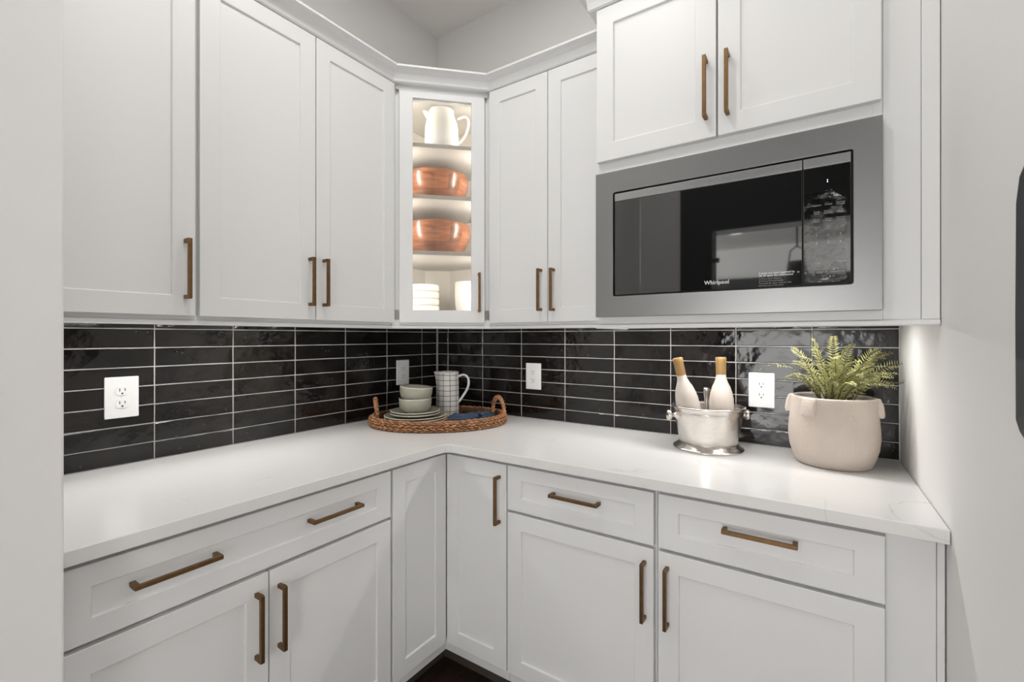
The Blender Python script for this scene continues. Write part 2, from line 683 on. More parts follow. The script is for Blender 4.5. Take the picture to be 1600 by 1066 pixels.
def tile_mesh(w, h, variant):
    key = (round(w, 4), round(h, 4), variant)
    if key in tile_cache:
        return tile_cache[key]
    rr = random.Random(hash(key) & 0xffff)
    t = 0.0075
    e = 0.0016
    nx, nz = 4, 1
    mb = MB()
    # local: x along the wall, z up, front towards -y
    outer, inner, back = [], [], []
    jit = lambda k: rr.uniform(-k, k)
    per = []
    for i in range(nx + 1):
        per.append((-w / 2 + w * i / nx, -h / 2))
    for i in range(nx + 1):
        per.append((w / 2 - w * i / nx, h / 2))
    for (x, z) in per:
        sx = 1 if x > 0 else -1
        sz = 1 if z > 0 else -1
        xx, zz = x + jit(0.0004), z + jit(0.0005)
        back.append((xx, t - 0.0005, zz))
        outer.append((xx, e, zz))
        edge_x = abs(abs(x) - w / 2) < 1e-6
        inner.append((xx - (sx * e * 1.2 if edge_x else 0), jit(0.0004), zz - sz * e * 1.2))
    n = len(per)
    vs = back + outer + inner
    fs = []
    for i in range(n):
        j = (i + 1) % n
        fs.append((i, j, n + j, n + i))
        fs.append((n + i, n + j, 2 * n + j, 2 * n + i))
    for i in range(nx):
        a, b2 = 2 * n + i, 2 * n + i + 1
        c, d2 = 2 * n + n - 2 - i, 2 * n + n - 1 - i
        fs.append((a, b2, c, d2))
    mb.add(vs, fs)
    me = mb.mesh('tile', 'tile')
    for p in me.polygons:
        p.use_smooth = False
    tile_cache[key] = me
    return me


def lay(parent, spans, along):
    for (s0, s1) in spans:
        for (z0, z1) in rows:
            w, h = s1 - s0 - J, z1 - z0 - J
            me = tile_mesh(w, h, R.randrange(3))
            o = bpy.data.objects.new('tile', me)
            sc, zc = (s0 + s1) / 2, (z0 + z1) / 2
            tx, tz = R.uniform(-.006, .006), R.uniform(-.004, .004)
            out = R.uniform(-0.0004, 0.0006)
            if along == 'x':
                o.location = (sc, -out, zc)
                o.rotation_euler = (tx, 0, tz)
            else:
                o.location = (out, sc, zc)
                o.rotation_euler = (tx, 0, PI / 2 + tz)
            o.parent = parent
            COL.objects.link(o)


aL, aR = 0.11826, 0.08101
sp = [(-aL, -0.004)] + [(-(aL + (k + 1) * TL), -(aL + k * TL)) for k in range(6)] + [(-1.69, -(aL + 6 * TL))]
lay(wall_left, sp, 'y')
sp = [(0.004, aR)] + [(aR + k * TL, aR + (k + 1) * TL) for k in range(7)] + [(aR + 7 * TL, 2.0062)]
lay(wall_back, sp, 'x')

# ------------------------------------------------------------------ cabinet builders
STILE = 0.055


def shaker(mb, s0, s1, z0, z1, d0, d1, st=STILE, rl=None):
    rl = rl or st
    rec, bev = 0.0062, 0.0022
    A = [(s0, z0), (s1, z0), (s1, z1), (s0, z1)]
    B = [(s0 + st, z0 + rl), (s1 - st, z0 + rl), (s1 - st, z1 - rl), (s0 + st, z1 - rl)]
    Bi = [(s0 + st + bev, z0 + rl + bev), (s1 - st - bev, z0 + rl + bev), (s1 - st - bev, z1 - rl - bev),
          (s0 + st + bev, z1 - rl - bev)]
    vs = [(s, d1, z) for s, z in A] + [(s, d1, z) for s, z in B] + [(s, d1 - rec, z) for s, z in Bi] \
        + [(s, d0, z) for s, z in Bi] + [(s, d0, z) for s, z in A]
    fs = []
    for k in range(4):
        j = (k + 1) % 4
        for a, b2 in ((0, 4), (4, 8), (8, 12), (12, 16), (16, 0)):
            fs.append((a + k, a + j, b2 + j, b2 + k))
    mb.add(vs, fs)
    return Bi


def handle(parent, F, s, z, d, vertical=True, L=0.166):
    """Square bar pull whose two posts sit at the very ends."""
    h = L / 2
    w = 0.0048
    mb = MB(F)
    pr, th = 0.034, 0.0095
    if vertical:
        prof = lambda a, b2, c0, c1: mb.box(s - w, s + w, c0, c1, a, b2)
        base = z
    else:
        prof = lambda a, b2, c0, c1: mb.box(a, b2, c0, c1, z - w, z + w)
        base = s
    prof(base - h, base + h, d + pr - th, d + pr)
    for e in (-1, 1):
        a, b2 = sorted((base + e * h, base + e * (h - 0.0105)))
        prof(a, b2, d, d + pr - th)
    return mb.obj('handle', 'brass', parent, bevel=0.0011)


def door(parent, F, s0, s1, z0, z1, d, name='door', st=STILE, rl=None, hd=()):
    mb = MB(F)
    Bi = shaker(mb, s0, s1, z0, z1, d - 0.019, d, st, rl)
    o = mb.obj(name, 'cab', parent, bevel=0.0014)
    a, b2 = Bi[0], Bi[2]
    MB(F).box(a[0], b2[0], d - 0.017, d - 0.0060, a[1], b2[1]).obj(
        'drawer_panel' if name == 'drawer' else 'door_panel', 'cab', o)
    for (hs, hz, vert) in hd:
        handle(o, F, hs, hz, d, vert)
    return o


# ------------------------------------------------------------------ base cabinets
ZB0, ZB1, ZD0, ZD1 = 0.157, 0.709, 0.719, 0.870
XL, YB = 0.622, 0.612        # door faces of the left and back base runs


def base_carcass(t, F, s0, s1, df, gap0=0.0):
    MB(F).box(s0, s1, 0.004, df - 0.0205, 0.112, 0.8835).obj('carcass', 'cab', t, bevel=0.001)
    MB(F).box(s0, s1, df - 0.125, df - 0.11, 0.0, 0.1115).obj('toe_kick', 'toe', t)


t = thing('base_cabinet', 'white base cabinet on the left with one very wide drawer bearing two handles', 'cabinet',
          (0, -1.28, 0))
base_carcass(t, FL, -1.690, -0.8775, XL)
door(t, FL, -1.688, -0.882, ZD0, ZD1, XL, 'drawer', rl=0.045, hd=((-1.491, 0.8035, False), (-1.0965, 0.8035, False)))
door(t, FL, -1.688, -1.2865, ZB0, ZB1, XL, hd=((-1.318, 0.586, True),))
door(t, FL, -1.2835, -0.882, ZB0, ZB1, XL, hd=((-1.259, 0.584, True),))

t = thing('corner_base_cabinet', 'white corner base cabinet with two narrow doors meeting in the inside corner',
          'cabinet', (0.3, -0.3, 0))
MB().prism([(0.004, -0.004), (0.8985, -0.004), (0.8985, -YB + 0.0205), (XL - 0.0205, -YB + 0.0205),
            (XL - 0.0205, -0.8765), (0.004, -0.8765)], 0.112, 0.8835).obj('carcass', 'cab', t, bevel=0.001)
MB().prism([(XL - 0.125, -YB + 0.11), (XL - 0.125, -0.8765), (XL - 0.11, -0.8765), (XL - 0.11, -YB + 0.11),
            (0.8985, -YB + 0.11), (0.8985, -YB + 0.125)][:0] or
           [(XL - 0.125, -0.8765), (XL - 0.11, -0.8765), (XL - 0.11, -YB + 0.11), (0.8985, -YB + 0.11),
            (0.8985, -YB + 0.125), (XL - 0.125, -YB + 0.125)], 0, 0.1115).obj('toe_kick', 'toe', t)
door(t, FL, -0.872, -0.6135, ZB0, ZD1, XL)
door(t, FB, 0.6245, 0.8975, ZB0, ZD1, YB, hd=((0.870, 0.747, True),))

t = thing('base_cabinet', 'white base cabinet right of the inside corner, narrow single drawer over one door',
          'cabinet', (1.15, -0.3, 0))
base_carcass(t, FB, 0.8995, 1.4105, YB)
door(t, FB, 0.9025, 1.405, ZD0, ZD1, YB, 'drawer', rl=0.045, hd=((1.163, 0.807, False),))
door(t, FB, 0.9025, 1.405, ZB0, ZB1, YB, hd=((1.380, 0.5895, True),))

t = thing('base_cabinet', 'white base cabinet at the right end under the fern, drawer over one wide door', 'cabinet',
          (1.7, -0.3, 0))
base_carcass(t, FB, 1.4115, 1.918, YB)
door(t, FB, 1.418, 1.917, ZD0, ZD1, YB, 'drawer', rl=0.045, hd=((1.670, 0.8135, False),))
door(t, FB, 1.418, 1.917, ZB0, ZB1, YB, hd=((1.444, 0.590, True),))
MB(FB).box(1.9185, 2.0045, YB - 0.060, YB - 0.0205, 0.112, 0.8835).obj('filler_panel', 'cab', t, bevel=0.001)
MB(FB).box(2.005, 2.0176, YB - 0.060, YB - 0.016, 0.0, 0.8835).obj('scribe_strip', 'cab', t, bevel=0.001)

# worktop ---------------------------------------------------------------------
ct = []
r0 = 0.035
CX, CY = 0.645, -0.634
ct += [(0.0, 0.0), (wx(0) - 0.0015, 0.0), (wx(CY) - 0.0015, CY)]
cc = (CX + r0, CY - r0)
for k in range(9):
    a = PI / 2 + (PI / 2) * k / 8
    ct.append((cc[0] + r0 * math.cos(a), cc[1] + r0 * math.sin(a)))
ct += [(CX, -1.6905), (0.0, -1.6905)]
o = MB().prism(ct, 0.8845, 0.915).obj('worktop', 'quartz', bevel=0.002)
tag(o, 'white quartz worktop running in an L through the corner', 'worktop')

# ------------------------------------------------------------------ wall cabinets
ZU0, ZU1 = 1.3715, 2.363
UF = 0.331           # door face
UC = UF - 0.0205     # carcass front

def wall_carcass(t, F, s0, s1):
    MB(F).box(s0, s1, 0.002, UC, 1.3835, 2.392).box(s0, s1, UC - 0.02, UC, 1.360, 1.3835).obj(
        'carcass', 'cab', t, bevel=0.001)


t = thing('wall_cabinet', 'white wall cabinet at the far left, its single door cut by the frame', 'cabinet',
          (0.1, -1.5, ZU0))
wall_carcass(t, FL, -1.690, -1.3330)
door(t, FL, -1.688, -1.3385, ZU0, ZU1, UF, hd=((-1.363, 1.501, True),))

t = thing('wall_cabinet', 'white wall cabinet with two doors left of the lit glass cabinet', 'cabinet',
          (0.1, -0.97, ZU0))
wall_carcass(t, FL, -1.3324, -0.6065)
door(t, FL, -1.3270, -0.9655, ZU0, ZU1, UF, hd=((-0.989, 1.502, True),))
door(t, FL, -0.9620, -0.6055, ZU0, ZU1, UF, hd=((-0.935, 1.503, True),))

t = thing('wall_cabinet', 'white wall cabinet with two doors between glass cabinet and microwave', 'cabinet',
          (0.9, -0.1, ZU0))
wall_carcass(t, FB, 0.6065, 1.2060)
door(t, FB, 0.6140, 0.9000, ZU0, ZU1, UF, hd=((0.873, 1.498, True),))
door(t, FB, 0.9030, 1.2030, ZU0, ZU1, UF, hd=((0.930, 1.496, True),))

# corner cabinet with glass door ------------------------------------------------
t = thing('corner_wall_cabinet', 'white diagonal corner wall cabinet with a glass door, lit inside', 'cabinet',
          (0.2, -0.2, ZU0))
A_ = 0.6055
CF = (0.3105 + A_) / S2            # diagonal face plane of the frame
ZF0, ZF1 = 1.425, 2.388            # inside floor and inside top
pent = [(0.002, -0.002), (A_, -0.002), (A_, -0.3105), (0.3105, -A_), (0.002, -A_)]
MB().prism(pent, 1.3835, ZF0).obj('cabinet_floor', 'interior', t)
MB().prism(pent, ZF1, 2.40).obj('cabinet_top', 'interior', t)
th = 0.012
MB().box(0.002, 0.002 + th, -A_, -0.110, ZF0, ZF1).box(0.110, A_, -0.002 - th, -0.002, ZF0, ZF1) \
    .prism([(0.002, -0.002), (0.110, -0.002), (0.110, -0.014), (0.014, -0.110), (0.002, -0.110)], ZF0, ZF1) \
    .obj('back_panel', 'interior', t)
MB().box(0.002 + th, 0.3105, -A_, -A_ + th, ZF0, ZF1).box(A_ - th, A_, -0.3105, -0.002 - th, ZF0, ZF1).obj(
    'side_panel', 'interior', t)
tf = 0.2085
ff = MB(FD)
ff.box(-tf, -0.150, CF - 0.019, CF, 1.360, 2.40).box(0.152, tf, CF - 0.019, CF, 1.360, 2.40)
ff.box(-0.150, 0.152, CF - 0.019, CF, 1.360, 1.424).box(-0.150, 0.152, CF - 0.019, CF, 2.310, 2.40)
ff.obj('face_frame', 'cab', t)
for zt in (2.157, 1.933, 1.688):
    cs = 0.585
    sh = [(0.0145, -0.112), (0.112, -0.0145), (A_ - th - 0.001, -0.0145)]
    xr = A_ - th - 0.001
    sh += [(xr, -(cs * S2 - xr)), (cs * S2 - xr, -xr), (0.0145, -xr)]
    MB().prism(sh, zt - 0.018, zt).obj('shelf', 'shelf', t, bevel=0.001)
D0 = CF + 0.0015
DD = D0 + 0.019
ZG0, ZG1 = 1.3715, 2.334
T0, T1 = -0.1755, 0.1800
dm = MB(FD)
# glazed frame: same stiles and rails as the others, open in the middle
A4 = [(T0, ZG0), (T1, ZG0), (T1, ZG1), (T0, ZG1)]
B4 = [(-0.1215, 1.4235), (0.1235, 1.4235), (0.1235, 2.309), (-0.1215, 2.309)]
vs_ = [(s, DD, z) for s, z in A4] + [(s, DD, z) for s, z in B4] + [(s, D0, z) for s, z in B4] + [(s, D0, z) for s, z in A4]
fs_ = []
for k in range(4):
    j = (k + 1) % 4
    for a, b2 in ((0, 4), (4, 8), (8, 12), (12, 0)):
        fs_.append((a + k, a + j, b2 + j, b2 + k))
dm.add(vs_, fs_)
gd = dm.obj('door', 'cab', t, bevel=0.0014)
MB(FD).box(-0.1205, 0.1225, D0 + 0.004, D0 + 0.007, 1.4245, 2.308).obj('glass_pane', 'glass', gd)
handle(gd, FD, 0.1545, 1.500, DD, True)
for tx in (-0.185, 0.186):
    MB(FD).box(tx - 0.0065, tx + 0.0065, CF, CF + 0.019, 2.338, 2.349).obj('bumper', 'hinge', t, bevel=0.001)

# microwave cabinet -------------------------------------------------------------
DM = 0.560
DC = DM - 0.0205
t = thing('microwave_cabinet', 'deeper white wall cabinet with two doors above the built-in microwave', 'cabinet',
          (1.56, -0.1, 1.36))
XW0, XW1 = 1.2075, 1.9185
c_ = MB(FB)
c_.box(XW0, XW0 + 0.018, 0.002, DC, 1.3835, 2.392).box(XW1 - 0.018, XW1, 0.002, DC, 1.3835, 2.392)
c_.box(XW0 + 0.018, XW1 - 0.018, 0.002, DC, 1.3835, 1.402).box(XW0 + 0.018, XW1 - 0.018, 0.002, DC, 1.795, 2.392)
c_.box(XW0 + 0.018, XW1 - 0.018, 0.002, 0.02, 1.402, 1.795)
c_.box(XW0, XW1, DC - 0.02, DC, 1.352, 1.3835)
c_.obj('carcass', 'cab', t, bevel=0.001)
door(t, FB, 1.2090, 1.5600, 1.862, 2.343, DM, hd=((1.535, 1.9945, True),))
door(t, FB, 1.5650, 1.9150, 1.862, 2.343, DM, hd=((1.590, 1.993, True),))
MB(FB).box(XW1 + 0.0005, 1.9865, DC - 0.05, DC, 1.352, 2.392).obj('filler_panel', 'cab', t, bevel=0.001)
MB(FB).box(1.987, 2.0176, DC - 0.05, DC + 0.007, 1.352, 2.392).obj('scribe_strip', 'cab', t, bevel=0.001)

# mouldings ---------------------------------------------------------------------


def sweep(path, prof, name, material='cab', ends=True):
    """path: plan polyline; prof: (offset to the right of travel, z) points. Mitred."""
    n = len(path)
    P = [Vector((p[0], p[1])) for p in path]
    offs = []
    for i in range(n):
        if i == 0:
            d = (P[1] - P[0]).normalized()
            offs.append(Vector((d.y, -d.x)))
        elif i == n - 1:
            d = (P[-1] - P[-2]).normalized()
            offs.append(Vector((d.y, -d.x)))
        else:
            d1 = (P[i] - P[i - 1]).normalized()
            d2 = (P[i + 1] - P[i]).normalized()
            n1, n2 = Vector((d1.y, -d1.x)), Vector((d2.y, -d2.x))
            m_ = (n1 + n2).normalized()
            offs.append(m_ / max(0.2, m_.dot(n1)))
    rings = [[(P[i].x + offs[i].x * a, P[i].y + offs[i].y * a, z) for a, z in prof] for i in range(n)]
    mb = MB().loft(rings, ends, ends)
    return mb


def cove(d0, d1, z0, z1, lip=0.008, n=7):
    p = [(d0 - 0.02, z0 - 0.0), (d0, z0), (d0 + 0.003, z0 + 0.003)]
    for k in range(n + 1):
        a = (PI / 2) * k / n
        p.append((d0 + 0.005 + (d1 - d0 - 0.005) * (1 - math.cos(a)), z0 + 0.004 + (z1 - lip - z0 - 0.004) * math.sin(a)))
    p += [(d1, z1 - lip), (d1, z1), (d0 - 0.02, z1)]
    q = []
    for a in p:
        if not q or (abs(q[-1][0] - a[0]) + abs(q[-1][1] - a[1])) > 1e-5:
            q.append(a)
    return q


face_path = [(0.3105, -1.690), (0.3105, -A_), (A_, -0.3105), (1.2065, -0.3105)]
o = sweep(face_path, cove(0.0215, 0.066, 2.3655, 2.418), 'trim_1').obj('trim_1', 'cab')
struct(o)
rail = [(-0.02, 1.346), (0.004, 1.346), (0.009, 1.349), (0.009, 1.357), (0.005, 1.3598), (-0.02, 1.3598)]
struct(sweep(face_path, rail, 'trim_2').obj('trim_2', 'cab'))
struct(sweep([(1.2075, -0.32), (1.2075, -DC), (2.0176, -DC)], cove(0.0215, 0.085, 2.346, 2.455, 0.012), 'trim_3')
       .obj('trim_3', 'cab'))
struct(sweep([(1.2075, -0.33), (1.2075, -DC), (2.0176, -DC)],
             [(-0.02, 1.338), (0.004, 1.338), (0.010, 1.341), (0.010, 1.349), (0.005, 1.3518), (-0.02, 1.3518)], 'trim_4')
       .obj('trim_4', 'cab'))

# ------------------------------------------------------------------ microwave
t = thing('microwave', 'built-in microwave in a wide grey steel trim frame', 'microwave', (1.56, -0.3, 1.40))
X0, X1, Z0, Z1 = 1.2090, 1.9168, 1.3740, 1.8225
OX0, OX1, OZ0, OZ1 = 1.2660, 1.8625, 1.4365, 1.7565
F0, F1 = DC + 0.001, DM + 0.007
fr = MB(FB)
Ao = [(X0, Z0), (X1, Z0), (X1, Z1), (X0, Z1)]


def rr_(x0, x1, z0, z1, r, n=4):
    pts = []
    for cx_, cz_, a0 in ((x0 + r, z0 + r, PI), (x1 - r, z0 + r, 1.5 * PI), (x1 - r, z1 - r, 0), (x0 + r, z1 - r, .5 * PI)):
        for k in range(n + 1):
            a = a0 + (PI / 2) * k / n
            pts.append((cx_ + r * math.cos(a), cz_ + r * math.sin(a)))
    return pts


Bo = rr_(OX0, OX1, OZ0, OZ1, 0.006)
nB = len(Bo)
vs_ = [(a, F1, b2) for a, b2 in Ao] + [(a, F0, b2) for a, b2 in Ao] + [(a, F1, b2) for a, b2 in Bo] + [(a, F0, b2) for a, b2 in Bo]
fs_ = []
for k in range(4):
    j = (k + 1) % 4
    fs_.append((k, j, 4 + j, 4 + k))
    seg_ = list(range(5 * k, 5 * k + 5)) + [(5 * k + 5) % nB]
    # outer edge k belongs to the inner run from corner k to corner k+1
    mid = 5 * k + 2
    run = [(mid + q_) % nB for q_ in range(6)]
    fs_.append(tuple([k, j] + [8 + q_ for q_ in reversed(run)]))
for k in range(nB):
    j = (k + 1) % nB
    fs_.append((8 + k, 8 + j, 8 + nB + j, 8 + nB + k))
fr.add(vs_, fs_).obj('trim_frame', 'steel', t, bevel=0.001)
# dark gasket seen around the door
gk = MB(FB)
g2 = rr_(OX0 + 0.0005, OX1 - 0.0005, OZ0 + 0.0005, OZ1 - 0.0005, 0.006)
gk.loft([[(a, F0, z) for a, z in g2], [(a, F0 + 0.006, z) for a, z in g2]]).obj('gasket', 'dark', t)
MB(FB).box(1.268, 1.860, 0.08, DC - 0.001, 1.405, 1.790).obj('housing', 'dark', t)
DV = 1.7612
GI = 0.0045
FG0, FG1 = F0 + 0.0065, F1 - 0.004
dz1 = OZ1 - 0.028
od = MB(FB).box(OX0 + GI, DV - 0.0012, FG0, FG1, OZ0 + GI, dz1).obj('oven_door', 'black_gloss', t, bevel=0.001)
MB(FB).box(OX0 + GI, DV - 0.0012, FG0, FG1 + 0.001, dz1 + 0.0003, OZ1 - GI).obj('top_band', 'band', od, bevel=0.001)
cp = MB(FB).box(DV + 0.0012, OX1 - GI, FG0, FG1, OZ0 + GI, dz1).obj('control_panel', 'black_gloss', t, bevel=0.001)
MB(FB).box(DV + 0.0012, OX1 - GI, FG0, FG1 + 0.001, dz1 + 0.0003, OZ1 - GI).obj('panel_band', 'band', cp, bevel=0.001)


def text(txt, x, z, size, parent, material, name, d, align='CENTER', extrude=0.0, spacing=1.0, bold=0.0):
    cu = bpy.data.curves.new(name, 'FONT')
    cu.body = txt
    cu.size = size
    cu.align_x = align
    cu.align_y = 'CENTER'
    cu.space_line = spacing
    cu.offset = bold
    cu.resolution_u = 2
    tmp = bpy.data.objects.new('tmp', cu)
    COL.objects.link(tmp)
    dgp = bpy.context.evaluated_depsgraph_get()
    me = bpy.data.meshes.new_from_object(tmp.evaluated_get(dgp))
    bpy.data.objects.remove(tmp)
    for v in me.vertices:
        a, b2 = v.co.x, v.co.y
        v.co = (a, 0, b2)
    me.materials.clear()
    me.materials.append(M[material])
    o = bpy.data.objects.new(name, me)
    o.parent = parent
    o.location = Vector((x, -d, z)) - world_loc(parent)
    COL.objects.link(o)
    return o


FT = FG1 + 0.0004
text('Whirlpool', 1.562, 1.4605, 0.0150, od, 'print', 'brand_lettering', FT, bold=0.0002)
text('2 steps are now required by\nUL to open the microwave', 1.664, 1.4735, 0.0070, od, 'print', 'notice_heading', FT,
     'LEFT', spacing=0.9, bold=0.0001)
text('1) Press Door Release\n2) Press and hold handle\nThen pull the door open to take\nthe food out of the oven', 1.664, 1.4535,
     0.0056, od, 'grey_print', 'notice_text', FT, 'LEFT', spacing=1.05)
text('>', 1.752, 1.474, 0.010, od, 'print', 'notice_arrow', FT)
text(':', 1.812, 1.692, 0.013, cp, 'digit', 'clock_colon', FT, bold=0.0004)
cols_ = (1.790, 1.814, 1.838)
keys = [('Popcorn', 'Potato', 'Defrost\nWeight'), ('Cook\nTime', 'Reheat\nBeverage', 'Add\nMinute'),
        ('Cook\nPower', 'Soften\nMelt', 'Kitchen\nTimer'), ('Clock\nSet', 'Light\nLevel', 'Turntable\nOn/Off'),
        ('1', '2', '3'), ('4', '5', '6')]
for r_i, row in enumerate(keys):
    zz = 1.634 - 0.0185 * r_i
    for x_, k_ in zip(cols_, row):
        text(k_, x_, zz, 0.0055 if len(k_) > 1 else 0.008, cp, 'print', 'key_lettering', FT, spacing=0.85)
text('Start', 1.792, 1.492, 0.006, cp, 'print', 'key_lettering', FT)
text('Cancel', 1.840, 1.494, 0.006, cp, 'print', 'key_lettering', FT)
# door-release button outline
rb = MB(FB)
bx0, bx1, bz0, bz1, w_ = 1.787, 1.848, 1.452, 1.474, 0.0012
rb.box(bx0, bx1, FG1, FG1 + 0.001, bz0, bz0 + w_).box(bx0, bx1, FG1, FG1 + 0.001, bz1 - w_, bz1)
rb.box(bx0, bx0 + w_, FG1, FG1 + 0.001, bz0, bz1).box(bx1 - w_, bx1, FG1, FG1 + 0.001, bz0, bz1)
rb.obj('release_button', 'dark', cp)
# protective film that has lifted off the controls, ragged along its right side
rf = random.Random(3)
nf = 26
rings = []
for k in range(nf + 1):
    z = OZ0 + GI + 0.004 + (1.668 - OZ0 - GI - 0.004) * k / nf
    xr = 1.846 + rf.uniform(-0.006, 0.005) - (0.02 * max(0, (k - nf + 3)) / 3)
    row_ = []
    for q_ in range(9):
        x_ = DV + 0.003 + (xr - DV - 0.003) * q_ / 8
        lift = 0.0009 + (0.0032 * (q_ / 8) ** 4 + rf.uniform(0, 0.0006))
        row_.append((x_, FG1 + lift, z))
    rings.append(row_)
MB(FB).loft(rings, False, False, closed=False).obj('protective_film', 'film', cp, smooth=True)

# ------------------------------------------------------------------ outlets


def outlet(label, F, s, z):
    t = thing('wall_outlet', label, 'outlet', F(s, 0.0, z), 'duplex outlets on the black tile')
    w, h = 0.0425, 0.0635
    MB(F).box(s - w, s + w, 0.0012, 0.0065, z - h, z + h).obj('plate', 'outlet', t, bevel=0.003, seg=3)
    for e in (-1, 1):
        zc = z + e * 0.0195
        pts = []
        for k in range(24):
            a = 2 * PI * k / 24
            x_, z_ = 0.0172 * math.cos(a), 0.0172 * math.sin(a)
            pts.append((x_, max(-0.0140, min(0.0140, z_))))
        rc = MB(F).loft([[(s + a, 0.006, zc + b2) for a, b2 in pts], [(s + a, 0.0088, zc + b2) for a, b2 in pts]]) \
            .obj('receptacle', 'outlet', t, bevel=0.0006)
        sl = MB(F)
        sl.box(s - 0.0075, s - 0.0055, 0.0086, 0.0091, zc - 0.001, zc + 0.0085)
        sl.box(s + 0.0055, s + 0.0075, 0.0086, 0.0091, zc, zc + 0.0080)
        sl.box(s - 0.0024, s + 0.0024, 0.0086, 0.0091, zc - 0.0095, zc - 0.005)
        sl.obj('slots', 'dark', rc)
    MB(F).box(s - 0.0028, s + 0.0028, 0.006, 0.0078, z - 0.0028, z + 0.0028).obj('screw', 'outlet', t, bevel=0.001)
    return t


outlet('large white outlet on the left tile wall nearest the left edge', FL, -1.411, 1.1250)
outlet('white outlet on the left tile wall just behind the bowls on the tray', FL, -0.2605, 1.1290)
outlet('white outlet on the back tile wall right of the woven tray', FB, 0.6370, 1.1205)
outlet('white outlet on the back tile wall between ice bucket and fern', FB, 1.6155, 1.1165)

# ------------------------------------------------------------------ right wall plaque
poly = [(-1.049, 1.20), (-1.047, 1.34), (-1.050, 1.49), (-1.062, 1.522), (-1.112, 1.553), (-1.19, 1.585), (-1.30, 1.595),
        (-1.42, 1.58), (-1.52, 1.535), (-1.56, 1.47), (-1.565, 1.34), (-1.56, 1.20), (-1.52, 1.15), (-1.42, 1.115),
        (-1.30, 1.105), (-1.19, 1.125), (-1.11, 1.166), (-1.062, 1.187)]
wm = wx(-1.3)
mb = MB()
mb.loft([[(wx(y) - 0.001, y, z) for y, z in poly], [(wx(y) - 0.014, y, z) for y, z in poly],
         [(wx(y) - 0.019, y + (-1.30 - y) * 0.03, z + (1.35 - z) * 0.03) for y, z in poly],
         [(wx(y) - 0.012, y + (-1.30 - y) * 0.16, z + (1.35 - z) * 0.16) for y, z in poly]])
tag(mb.obj('wall_plaque', 'plaque', smooth=False, bevel=0.002), 'dark grey rounded wall plaque cut by the right edge', 'wall art')

# ------------------------------------------------------------------ lamps
x_, y_, rad = 0.62, -7.4, 0.13
t = thing('downlight', 'recessed ceiling downlight in the room behind, mirrored in the oven door', 'light', (x_, y_, H))
MB().lathe([(rad + 0.02, H - 0.0005), (rad + 0.02, H - 0.006), (rad + 0.001, H - 0.006), (rad + 0.001, H - 0.0005)], 32, (x_, y_)).obj(
    'trim_ring', 'white_trim', t, smooth=True, angle=40)
MB().lathe([(0.001, H - 0.004), (rad, H - 0.004), (rad, H - 0.001), (0.001, H - 0.001)], 32, (x_, y_)).obj('lens', 'lens', t)
# pendant in the room behind
t = thing('pendant_lantern', 'black pendant lantern on a chain in the room behind, mirrored in the oven door', 'light', (1.53, -6.0, 2.1))
MB().tube([(1.53, -6.0, H), (1.53, -6.0, 2.45)], 0.012, 6).obj('chain', 'pendant', t)
MB().tube([(1.42, -6.0, 2.10), (1.46, -6.0, 2.40), (1.53, -6.0, 2.45), (1.60, -6.0, 2.40), (1.64, -6.0, 2.10)], 0.01, 6).obj(
    'bail', 'pendant', t)
MB().lathe([(0.09, 2.26), (0.15, 1.98), (0.14, 1.98), (0.08, 2.26)], 24, (1.53, -6.0)).obj('shade', 'pendant', t)

# ------------------------------------------------------------------ things in the lit cabinet


def wood_bowl(label, cx, cy, z0, r, h):
    prof = [(0.001, 0), (r * 0.50, 0), (r * 0.62, h * .06), (r * 0.80, h * .26), (r * 0.94, h * .52), (r * 1.0, h * .78), (r * .985, h * .985),
            (r * 0.965, h), (r * 0.93, h * .99), (r * .93, h * .76), (r * .86, h * .5), (r * 0.7, h * .24), (r * .45, h * .1), (0.001, h * .09)]
    o = MB().lathe(prof, 56).obj('wooden_bowl', 'acacia', loc=(cx, cy, z0), smooth=True, sub=1)
    return tag(o, label, 'bowl', 'wooden bowls in the glass cabinet')


wood_bowl('reddish wooden bowl on the second shelf from the top behind glass', 0.236, -0.263, 1.9335, 0.160, 0.152)
wood_bowl('reddish wooden bowl on the lowest shelf behind glass', 0.243, -0.262, 1.6885, 0.166, 0.158)

# white jug on the top shelf
pj = dg(0.006, 0.470, 2.1575)
t = thing('jug', 'white ceramic jug on the top shelf behind glass', 'jug', pj)
MB().lathe([(0.001, 0), (0.070, 0), (0.077, 0.006), (0.078, 0.06), (0.077, 0.12), (0.070, 0.150), (0.058, 0.172), (0.055, 0.188), (0.058, 0.200),
            (0.054, 0.201), (0.051, 0.188), (0.054, 0.172), (0.066, 0.148), (0.072, 0.11), (0.072, 0.012), (0.001, 0.010)], 40).obj(
    'body', 'white_china', t, loc=(0, 0, 0), smooth=True, sub=1)
rt_ = Vector((0.829, 0.559, 0))
hp = [rt_ * a + Vector((0, 0, z)) for a, z in ((0.068, 0.160), (0.095, 0.176), (0.118, 0.172), (0.127, 0.145), (0.118, 0.105), (0.098, 0.068), (0.074, 0.045))]
MB().tube(hp, [0.008, 0.008, 0.008, 0.0075, 0.007, 0.007, 0.008], 10).obj('handle', 'white_china', t, loc=(0, 0, 0), smooth=True, sub=1)
lp = [-rt_ * 0.050 + Vector((0, 0, 0.170)), -rt_ * 0.066 + Vector((0, 0, 0.186)), -rt_ * 0.084 + Vector((0, 0, 0.203))]
MB().tube(lp, [0.022, 0.016, 0.006], 10).obj('spout', 'white_china', t, loc=(0, 0, 0), smooth=True)

